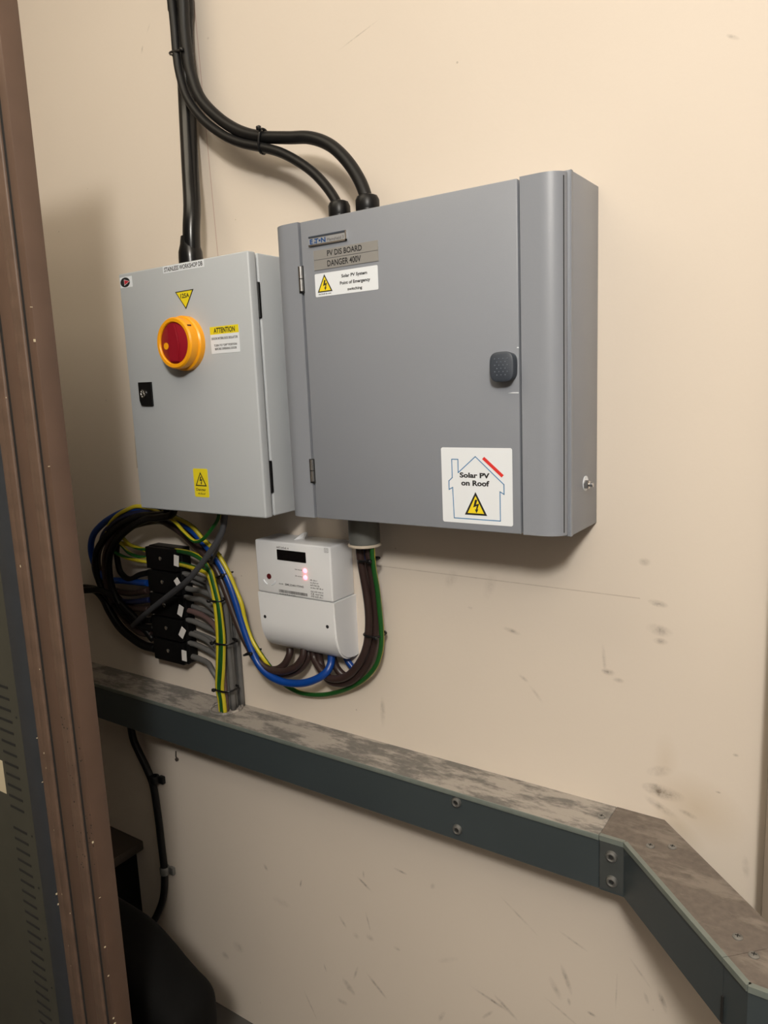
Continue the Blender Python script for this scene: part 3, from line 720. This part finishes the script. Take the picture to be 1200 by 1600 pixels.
# ------------------------------------------------------------------ cables: black supply cables above
r1 = px_radius(at(296, 200, -.04), 27)
def z7(pts, ys):
    n = len(pts); out = []
    for i, (a, b) in enumerate(pts): out.append((200 + a / 2.727, b / 2.727, ys[0] + (ys[1] - ys[0]) * (i / (n - 1)) ** 1.2))
    return out
ca = thing('supply_cable', ('0' and (-.325, -.075, 1.7603)), 'thick glossy black cable dropping straight down into the pale enclosure', 'cable')
top = at(286, -40, -.022)
cable('cable_run', [('w', top.x - .004, -.022, 2.74), (286, -40, -.022), (288, 40, -.022), (290, 110, -.022), (293, 180, -.026), (297, 260, -.045), (300, 320, -.065), (299, 365, -.075), ('w', at(298, 385, -.075).x, -.075, 1.757)], r1, 'black_sleeve', parent=ca, n=16)
bc = at(298, 400, -.075).x
bm = bmesh.new(); lathe(bm, [(.0235, 0), (.0232, .022), (.0225, .034), (.0185, .048), (.0165, .060), (.0160, .0625), (.0150, .0625)], (bc, -.075, 1.7603), n=28)
from_bm('cable_boot', bm, 'black_sleeve', ca, 50)
pB = [(228, -60), (235, 0), (240, 110), (252, 220), (268, 310), (309, 418), (384, 500), (470, 556), (560, 582), (680, 587), (775, 587), (860, 618), (930, 682), (985, 765), (1015, 845)]
pC = [(180, -60), (187, 0), (198, 110), (207, 220), (220, 310), (253, 416), (318, 507), (404, 574), (482, 609), (570, 628), (650, 650), (730, 692), (800, 745), (860, 815), (896, 880)]
qB = z7(pB, (-.045, -.07)); qC = z7(pC, (-.050, -.07))
endB = ('w', .0866, -.07, 1.800); endC = ('w', .0299, -.07, 1.800)
tB, tC = at(*qB[0]), at(*qC[0])
cable('supply_cable', [('w', tB.x, tB.y, 2.74)] + qB + [endB], px_radius(at(*qB[8]), 18.5), 'black_cable', 'thicker black cable curving to the right-hand gland of the grey board', 'cable', n=16)
cable('supply_cable', [('w', tC.x, tC.y, 2.74)] + qC + [endC], px_radius(at(*qC[8]), 14.5), 'black_cable', 'thinner black cable sagging below it to the left-hand gland of the grey board', 'cable', n=16)
cable_tie(283, 84, -.046, .0235, .014, -8, 'black cable tie round the black cables at the top')
cable_tie(411, 221, -.060, .0195, .011, 80, 'black cable tie joining the two curved black cables above the boards', head=1.2)

# ------------------------------------------------------------------ cables: loop, blue, browns, earth
def zC(pts): return [(120 + q[0] / 4, 760 + q[1] / 4, q[2]) for q in pts]
def zA(pts): return [(130 + q[0] / 5.924, 770 + q[1] / 5.924, q[2]) for q in pts]
def z4(pts): return [(330 + q[0] / 4, 800 + q[1] / 4, q[2]) for q in pts]
rb = px_radius(at(360, 950, -.05), 11.5)
blue = z4([(752, 890, -.03), (748, 945, -.035), (725, 995, -.045), (680, 1032, -.052), (610, 1062, -.056), (540, 1072, -.056), (450, 1062, -.056), (365, 1022, -.056), (300, 955, -.056), (255, 865, -.056), (205, 730, -.056), (155, 565, -.056), (105, 425, -.056), (40, 300, -.056)]) \
     + zC([(800, 360, -.056), (710, 265, -.058), (600, 195, -.06)]) + zA([(560, 165, -.062), (440, 160, -.062), (320, 200, -.06), (190, 280, -.055), (100, 380, -.05), (72, 490, -.045), (88, 610, -.04), (140, 730, -.035), (230, 800, -.03), (380, 815, -.03), (500, 828, -.03), (600, 835, -.03)])
cable('tail_cable', blue, rb, 'blue_cable', 'blue cable rising from the meter and looping left to the terminal blocks', 'cable', n=14)
rbr = px_radius(at(360, 950, -.05), 11)
br1 = z4([(492, 850, -.028), (488, 895, -.032), (455, 955, -.036), (400, 985, -.040), (340, 968, -.042), (270, 900, -.042), (225, 800, -.042), (180, 690, -.042), (125, 560, -.042), (75, 430, -.044), (25, 330, -.046)]) \
     + zC([(775, 385, -.046), (690, 300, -.046), (600, 230, -.046), (520, 195, -.046)]) + zA([(460, 225, -.046), (330, 310, -.046), (215, 410, -.042), (150, 520, -.04), (135, 640, -.036), (165, 760, -.03), (250, 880, -.03), (420, 930, -.03), (600, 905, -.03)])
cable('tail_cable', br1, rbr, 'brown_cable', 'brown cable entering the left of the meter underside, beside a thicker pair', 'cable', n=14)
br2 = z4([(612, 860, -.026), (605, 905, -.03), (570, 965, -.034), (510, 1005, -.036), (440, 1015, -.038), (355, 985, -.036), (275, 915, -.034), (215, 800, -.034), (165, 680, -.034), (110, 540, -.034), (65, 420, -.034), (15, 320, -.034)]) \
     + zC([(765, 390, -.034), (680, 310, -.034), (590, 245, -.034), (500, 215, -.034)]) + zA([(420, 320, -.034), (300, 420, -.034), (220, 540, -.034), (205, 660, -.03), (225, 800, -.028), (300, 950, -.028), (440, 1060, -.028), (610, 1080, -.028)])
cable('tail_cable', br2, rbr * 1.05, 'brown_cable', 'second brown cable from the left under the meter, hugging the wall', 'cable', n=14)
br3 = z4([(580, 855, -.040), (572, 905, -.044), (535, 960, -.048), (480, 990, -.05), (420, 998, -.05), (345, 975, -.052), (265, 890, -.052), (205, 790, -.052), (150, 660, -.052), (100, 520, -.052), (55, 405, -.052), (5, 320, -.052)]) \
     + zC([(745, 375, -.052), (650, 285, -.052), (560, 225, -.052)]) + zA([(500, 215, -.05), (400, 270, -.05), (290, 390, -.05), (215, 530, -.048), (200, 680, -.044), (220, 850, -.04), (280, 1020, -.034), (400, 1190, -.03), (520, 1290, -.03), (640, 1310, -.03)])
cable('tail_cable', br3, rbr, 'brown_cable', 'third brown cable from the left under the meter, in front', 'cable', n=14)
# browns on the right, from the conduit round to the meter
R1 = z4([(928, 200, -.062), (930, 260, -.062), (945, 360, -.058), (968, 490, -.050), (984, 620, -.046), (984, 740, -.044), (968, 850, -.044), (925, 945, -.044), (865, 1015, -.044), (800, 1042, -.044), (735, 1035, -.042), (685, 985, -.038), (645, 915, -.030), (635, 860, -.028)])
R2 = z4([(985, 200, -.060), (985, 260, -.060), (1000, 360, -.054), (1018, 490, -.044), (1030, 620, -.036), (1030, 740, -.032), (1015, 855, -.032), (975, 955, -.032), (905, 1035, -.032), (830, 1070, -.032), (755, 1062, -.032), (705, 1010, -.032), (680, 930, -.028), (675, 870, -.028)])
R3 = z4([(955, 200, -.046), (957, 260, -.046), (972, 360, -.040), (992, 490, -.030), (1006, 620, -.022), (1008, 740, -.020), (995, 850, -.020), (955, 945, -.020), (895, 1012, -.020), (840, 1025, -.020), (795, 990, -.022), (765, 930, -.024), (755, 875, -.026)])
for pts, lb in ((R1, 'front left brown cable hanging from the conduit and curving up under the meter'), (R2, 'outermost brown cable from the conduit, next to the green cable'), (R3, 'rear brown cable from the conduit, against the wall')):
    cable('tail_cable', pts, px_radius(at(575, 980, -.04), 12.5), 'brown_cable', lb, 'cable', n=14)
cable('tail_cable', z4([(835, 870, -.012), (845, 915, -.012), (870, 955, -.012), (905, 985, -.011), (950, 940, -.010), (985, 850, -.0095), (1000, 720, -.0095), (992, 560, -.011), (972, 400, -.026), (962, 290, -.046), (958, 200, -.055)]), px_radius(at(550, 1035, -.02), 10), 'blue_cable', 'short blue cable at the right corner of the meter, passing behind brown ones', 'cable', n=12)
def ph_main(f, u): return 0.22 + 0.06 * math.sin(u * 14) + (0.5 * min(1, max(0, (0.42 - f) / 0.06)))
eg = z4([(1008, 200, -.066), (1008, 260, -.066), (1018, 360, -.062), (1038, 480, -.052), (1054, 620, -.044), (1064, 740, -.042), (1062, 850, -.040), (1035, 950, -.036), (975, 1030, -.030), (890, 1088, -.022), (790, 1126, -.016), (680, 1143, -.012), (570, 1133, -.012), (490, 1098, -.014), (440, 1060, -.02), (395, 1000, -.03), (350, 945, -.046), (295, 868, -.052), (245, 775, -.052), (210, 670, -.052), (190, 575, -.052), (150, 475, -.052), (112, 385, -.054), (60, 290, -.056)]) \
     + zC([(860, 395, -.056), (790, 330, -.06)]) + zC([(720, 250, -.064), (620, 195, -.066), (520, 155, -.068)]) + zA([(520, 125, -.07), (420, 150, -.07), (310, 215, -.066), (235, 310, -.06), (225, 400, -.055), (300, 450, -.04), (420, 480, -.03), (575, 530, -.03)])
cable('earth_cable', eg, px_radius(at(590, 950, -.04), 8), 'earth_cable', 'green and yellow earth cable hanging below the meter from the conduit', 'cable', phase=ph_main, n=14)
cable_tie(333, 872, -.052, .0155, .0155, 30, 'black cable tie at the top of the blue and brown bundle')
cable_tie(351, 898, -.050, .0160, .0155, 20, 'black cable tie on the blue bundle, beside the grey cables')
cable_tie(394.5, 1019, -.048, .0165, .0165, 20, 'black cable tie low on the blue bundle, left of the meter')
cable_tie(576, 874, -.056, .0180, .0165, 6, 'black cable tie just under the conduit stub')
cable_tie(586, 990, -.036, .0185, .0185, 0, 'black cable tie round the brown and green cables right of the meter')
# black loops into the left of the blocks
loops = [
    ([(760, 190, -.09), (640, 205, -.085), (520, 215, -.08), (400, 265, -.075), (270, 350, -.065), (175, 450, -.056), (120, 560, -.05), (120, 700, -.045), (150, 830, -.04), (220, 960, -.036), (330, 1080, -.034), (460, 1170, -.032), (640, 1180, -.03)], 'loop_black', 10, 'outer black cable of the loop under the pale enclosure'),
    ([(820, 200, -.10), (700, 230, -.095), (580, 245, -.09), (440, 320, -.08), (320, 430, -.07), (250, 560, -.06), (240, 720, -.055), (270, 880, -.05), (340, 1040, -.046), (440, 1170, -.04), (560, 1240, -.036), (660, 1250, -.032)], 'loop_black', 10.5, 'inner black cable of the loop, nearest the camera'),
    ([(700, 215, -.06), (560, 235, -.056), (430, 300, -.05), (340, 400, -.044), (310, 520, -.04), (320, 640, -.036), (350, 740, -.034), (430, 800, -.032), (520, 760, -.03), (600, 740, -.03)], 'loop_black', 9, 'small black cable of the loop bending to the second terminal block'),
    ([(-60, 880, -.02), (40, 885, -.022), (120, 905, -.026), (190, 980, -.03), (250, 1100, -.032), (340, 1240, -.032), (450, 1340, -.03), (560, 1410, -.03), (670, 1440, -.03)], 'loop_black', 13, 'black cable coming from behind the brown frame to the lowest block'),
    ([(-60, 905, -.04), (60, 900, -.042), (160, 900, -.045), (280, 960, -.045), (400, 1080, -.042), (520, 1200, -.036), (650, 1360, -.03)], 'loop_black', 11, 'upper black cable coming from behind the brown frame'),
    ([(690, 180, -.07), (560, 182, -.07), (420, 205, -.068), (300, 270, -.062), (200, 370, -.055), (160, 480, -.05), (110, 600, -.046), (110, 720, -.04), (170, 860, -.036), (300, 990, -.032), (450, 1010, -.03), (620, 990, -.03)], 'dark_blue_cable', 9, 'dark blue cable of the loop, second from outside'),
]
for pts, m_, w_, lb in loops:
    q = zA(pts)
    if pts[0][1] < 300: q = [('w', at(*q[0]).x + .012, at(*q[0]).y, 1.3045)] + q
    cable('loop_cable', q, px_radius(at(*zA(pts)[5]), w_), m_, lb, 'cable', 'dark cables looping under the enclosure', n=12)
for k_, (pts, lb) in enumerate((([(330, 380, -.05), (370, 420, -.045), (440, 485, -.04), (520, 515, -.035), (590, 525, -.03)], 'upper thin earth cable entering the topmost block from the left'),
                  ([(330, 450, -.05), (370, 500, -.045), (430, 560, -.04), (510, 590, -.035), (590, 600, -.03)], 'middle thin earth cable entering the topmost block from the left'),
                  ([(270, 540, -.055), (330, 570, -.05), (410, 605, -.045), (500, 625, -.04), (595, 640, -.03)], 'lowest thin earth cable entering the topmost block from the left'))):
    cable('earth_cable', zA(pts), px_radius(at(200, 860, -.04), 5.5), 'earth_cable', lb, 'cable', phase=lambda f, u, k_=k_: 0.2 + k_ * .3 + u * 6, n=10)
# earth wire dipping between loop and enclosure
q = zC([(420, 118, -.075), (520, 165, -.08), (610, 220, -.085), (670, 285, -.088), (735, 342, -.09), (790, 328, -.09), (845, 265, -.09), (885, 200, -.09)])
cable('earth_cable', [q[0]] + q[1:] + [('w', at(*q[-1]).x + .004, -.09, 1.304)], px_radius(at(300, 840, -.09), 6), 'earth_cable', 'thin earth wire dipping in a V under the pale enclosure', 'cable', phase=lambda f, u: 0.28 + 0.5 * f, n=12)
# grey cable crossing the blocks
gd = zC([(915, 255, -.098), (885, 330, -.100), (840, 400, -.102), (775, 490, -.104), (690, 590, -.104), (600, 662, -.088), (500, 740, -.074), (420, 805, -.062), (350, 870, -.045)])
cable('control_cable', [('w', at(*gd[0]).x + .006, -.094, 1.304)] + gd, px_radius(at(310, 900, -.1), 9.5), 'dark_grey_cable', 'dark grey cable running diagonally across the front of the terminal blocks', 'cable', n=14)
cable('control_cable', [('w', at(349, 815, -.07).x, -.07, 1.304), (347, 830, -.07), (340, 855, -.068), (332, 875, -.06), (325, 900, -.035), (330, 930, -.03), ('w', -.352, -.028, 1.02), ('w', -.352, -.028, .846)], .0042, 'grey_cable', 'thin grey cable dropping from the enclosure behind the diagonal one', 'cable', n=10)

# grey cables from the blocks to the trunking
rg = px_radius(at(320, 980, -.04), 9.0)
rows = [896, 918, 932, 952, 967, 987, 1002, 1022]
xs_ = [-.351, -.3570, -.3640, -.3600, -.3700, -.3760, -.3830, -.3900]
ys_ = [-.0330, -.0200, -.0330, -.0460, -.0200, -.0330, -.0200, -.0330]
glab = ['first grey cable below the earth cables, fanning from the blocks', 'second grey cable from the top of the fan, arching down', 'third grey cable from the top of the fan', 'maroon-grey cable in the fan right of the terminal blocks', 'grey cable just below the maroon one in the fan', 'third grey cable from the bottom of the fan', 'second grey cable from the bottom of the fan', 'lowest grey cable of the fan right of the blocks']
for i, v in enumerate(rows):
    z = at(285, v, -.022).z; x2, y2 = xs_[i], ys_[i]
    arch = .012 if i in (1, 2) else 0.0
    pts = [('w', BX1 - .006, -.022, z), ('w', BX1 + .022, -.022, z - .001), ('w', BX1 + .055, -.024, z - .006 + arch * .5),
           ('w', x2 - .020, y2 * .7 - .010, z - .014), ('w', x2 - .004, y2, z - .034), ('w', x2, y2, z - .066), ('w', x2, y2, max(.90, z - .12)), ('w', x2, y2, .842)]
    if max(.90, z - .12) > z - .066: pts.pop(-2)
    cable('meter_tail', pts, rg, 'maroon_cable' if i == 3 else 'grey_cable', glab[i], 'cable', 'grey cables fanning from the blocks to the trunking', n=12)
for i in range(3):
    z = at(288, 905 + i * 40, -.014).z
    cable('meter_tail', [('w', BX1 - .006, -.010, z), ('w', BX1 + .06, -.010, z - .010), ('w', -.350 - i * .014, -.0085, z - .03), ('w', -.348 - i * .014, -.0085, z - .07), ('w', -.348 - i * .014, -.0085, .842)], rg * .9, 'grey_cable', 'rear grey cable of the fan lying against the wall', 'cable', 'rear grey cables lying against the wall', n=10)
# earth cables in front of the grey bundle
e1 = zC([(615, 402, -.026), (665, 408, -.036), (730, 425, -.054), (790, 462, -.057), (832, 520, -.058), (858, 610, -.058), (885, 720, -.058), (903, 840, -.058), (914, 970, -.057), (912, 1130, -.057), (905, 1260, -.056), (915, 1330, -.056)])
e2 = zC([(620, 480, -.026), (675, 492, -.036), (740, 512, -.05), (795, 530, -.051), (828, 560, -.052), (852, 640, -.052), (868, 740, -.053), (880, 850, -.053), (886, 970, -.053), (884, 1130, -.053), (882, 1260, -.052), (895, 1330, -.052)])
for q, lb, ph in ((e1, 'right-hand green and yellow earth cable running down the grey bundle', .62), (e2, 'left-hand green and yellow earth cable running down the grey bundle', .10)):
    w3 = at(*q[-1])
    cable('earth_cable', [('w', BX1 - .004, -.020, at(*q[0]).z - .003)] + q + [('w', w3.x + .001, w3.y, .842)], px_radius(at(345, 980, -.055), 8.5), 'earth_cable', lb, 'cable', phase=lambda f, u, ph=ph: ph + 0.06 * math.sin(u * 9), n=14)
cable_tie(341, 937, -.050, .0165, .013, 3, 'upper black cable tie on the grey and earth bundle', head=-1)
cable_tie(353, 1002, -.042, .0250, .020, 2, 'middle black cable tie on the grey and earth bundle', head=-1)
cable_tie(355, 1075, -.042, .0240, .020, 2, 'lowest black cable tie on the bundle, just above the trunking', head=-1)

# ------------------------------------------------------------------ tall brown frame at the left
YB = -0.49
FX = -0.2004
fr = thing('cabinet_door', (-.55, YB + .01, 0.0), 'tall brown stepped metal door frame with slotted olive panel, left edge', 'cabinet door')
HT = 2.107
def vbar(name, x0, x1, y0, y1, m, bev=.0015, seg=2):
    return box(name, x0, x1, y0, y1, 0.0, HT, m, fr, bev, seg)
vbar('frame_stile', -0.2182, FX, YB, YB + .031, 'frame_brown', .0012)
vbar('groove_shade_strip', -0.2245, -0.2182, YB + .001, YB + .02, 'gap_black', 0)  # near-flush black strip stands in for the shade inside the groove
vbar('bead', -0.2419, -0.2245, YB - .003, YB + .014, 'frame_brown_worn', .0028, 4)
vbar('bead_quirk', -0.253, -0.2419, YB - .0005, YB + .014, 'frame_brown_worn', .0022, 3)
vbar('inner_stile', -0.2842, -0.253, YB + .001, YB + .02, 'frame_brown', .0006)
vbar('groove_shade_strip', -0.2899, -0.2842, YB + .001, YB + .02, 'gap_black', 0)  # shade of the second groove, likewise put in as a black strip
vbar('worn_moulding', -0.3084, -0.2899, YB - .003, YB + .012, 'frame_brown_worn', .0028, 3)
vbar('worn_moulding', -0.3263, -0.3084, YB - .001, YB + .012, 'frame_brown_worn', .0028, 3)
vbar('blue_grey_strip', -0.3797, -0.3263, YB + .003, YB + .018, 'frame_blue_grey', .001)
vbar('olive_panel', -1.0, -0.3797, YB + .006, YB + .018, 'panel_olive', .001)
first = None
for i in range(43):
    z = 1.05 - i * .0208
    if i == 12: continue
    if first is None:
        bm = bmesh.new(); prism(bm, [(-0.4515, z - .0020), (-0.4096, z - .0024), (-0.4096, z + .0020), (-0.4515, z + .0024)], 'y', YB + .0065, YB + .0052)
        first = from_bm('slot', bm, 'gap_black', fr)
        z_first = z
    else:
        o = first.copy(); COL.objects.link(o); o.location = first.location + Vector((0, 0, z - z_first))
for i, z in enumerate((1.0, .78, .68, .58, .48, .38)):
    bm = bmesh.new(); lathe(bm, [(.0022, 0), (.0022, .0006), (0, .0008)], (-0.3945, YB + .006, z), Vector((0, -1, 0)), 10)
    from_bm('rivet', bm, 'gap_black', fr)
pl = plate('paper_label', rect(-.68, at(1, 1210, YB).x, at(0, 1240, YB).z, at(0, 1192, YB).z), YB + .0060, .0006, 'paper_beige', fr)
# paint chips
bm = bmesh.new()
for i in range(26):
    z = random.uniform(.4, 1.75); x = random.choice((-0.3084, -0.2905, -0.3257, FX - .001)) + random.uniform(-.001, .001); s = random.uniform(.0003, .0006); h_ = s * random.uniform(1, 4)
    add_box(bm, x - s, x + s, YB - .0026, YB + .0010, z - h_, z + h_)
from_bm('paint_chips', bm, 'paper_beige', fr)['kind'] = 'stuff'
bm = bmesh.new()
for i in range(46):
    z = random.uniform(.78, 1.04); x = random.uniform(-0.2493, FX - .002); s = random.uniform(.0007, .0016)
    if -0.2236 < x < -0.2182: continue
    y0 = YB - .0003 if x > -0.2182 else YB - .0032
    lathe(bm, [(s, 0), (s, .0003), (0, .0003)], (x, y0 + .0002, z), Vector((0, -1, 0)), 8)
from_bm('paint_specks', bm, 'gap_black', fr)['kind'] = 'stuff'

# ------------------------------------------------------------------ dark corner below the trunking
cable('drop_cable', [('w', at(204, 1135, -.018).x, -.018, .754), (207, 1150, -.018), (217, 1175, -.016), (229, 1200, -.014), (239, 1226, -.013), (246, 1268, -.013), (252, 1318, -.013), (257, 1365, -.014), (255, 1402, -.018), (246, 1428, -.03), (236, 1446, -.05), (228, 1462, -.08), (215, 1490, -.12)], px_radius(at(250, 1300), 11), 'black_cable', 'black cable hanging from the trunking down the shadowed wall', 'cable', n=12)
for (u, v), lb, m_ in (((241, 1219), 'black clip holding the hanging cable, just below the trunking', 'black_plastic'), ((257, 1361), 'dull metal clip low on the hanging black cable', 'steel_dull')):
    c = at(u, v, -.016); t_ = thing('cable_clip', (c.x, 0, c.z - .012), lb, 'clip')
    bm = bmesh.new(); lathe(bm, [(.0115, 0), (.0125, .002), (.0125, .018), (.0115, .02), (.0085, .02), (.0085, 0), (.0115, 0)], (c.x - .002, -.0135, c.z - .010), n=18)
    from_bm('clip_saddle', bm, m_, t_, 40)
    box('clip_lug', c.x + .008, c.x + .024, -.010, 0.0, c.z - .010, c.z + .010, m_, t_, .002, 2)
nl = thing('wall_nail', at(277, 1186), 'small dark nail with a tail on the wall under the trunking', 'nail')
c = at(277.5, 1186)
bm = bmesh.new(); lathe(bm, [(.0042, 0), (.0042, .005), (0, .007)], (c.x, 0, c.z), Vector((0, -1, 0)), 12); from_bm('nail_head', bm, 'dark_brown', nl, 40)
link_mesh('nail_tail', tube_mesh('nail_tail', [Vector((c.x, -.003, c.z)), Vector((c.x - .0005, -.004, c.z + .010)), Vector((c.x, -.003, c.z + .022))], .0015, 8), 'dark_brown', nl)
bx = thing('metal_box', (-.94, -.09, 0), 'dark metal box with overhanging lid in the shadow behind the brown frame', 'box')
box('box_body', -1.08, -.797, -.17, 0.0, 0.0, .348, 'black_fabric', bx, .004, 2)
box('box_lid', -1.095, -.764, -.19, 0.0, .348, .374, 'dark_brown', bx, .004, 2)
# black bag
def bag():
    yb = -.27
    q = [at(u, v, yb) for u, v in ((200, 1425), (230, 1452), (262, 1490), (290, 1523), (312, 1545), (325, 1565), (329, 1590), (330, 1640))]
    prof = [(-.98, 0), (-1.0, q[0].z + .01)] + [(p.x, p.z) for p in q] + [(q[-1].x - .01, 0)]
    bm = bmesh.new(); ys = [-.365, -.355, -.33, -.30, -.27, -.235, -.215]; sc_ = [.90, .965, 1, 1, 1, .97, .92]
    rings = []
    for y, s in zip(ys, sc_):
        rings.append([bm.verts.new((-.75 + (x + .75) * (s if x > -.75 else 1) + random.uniform(-.004, .004), y, max(0, z * s + (random.uniform(-.005, .005) if z else 0)))) for x, z in prof])
    n = len(prof)
    for a, b in zip(rings, rings[1:]):
        for i in range(n): bm.faces.new((a[i], a[(i + 1) % n], b[(i + 1) % n], b[i]))
    bm.faces.new(rings[0]); bm.faces.new(list(reversed(rings[-1])))
    o = from_bm('black_bag', bm, 'black_fabric', None, 75)
    sd = o.modifiers.new('sub', 'SUBSURF'); sd.levels = 2; sd.render_levels = 2
    tag(o, 'black slumped bag on the floor in the dark lower left corner', 'bag')
bag()
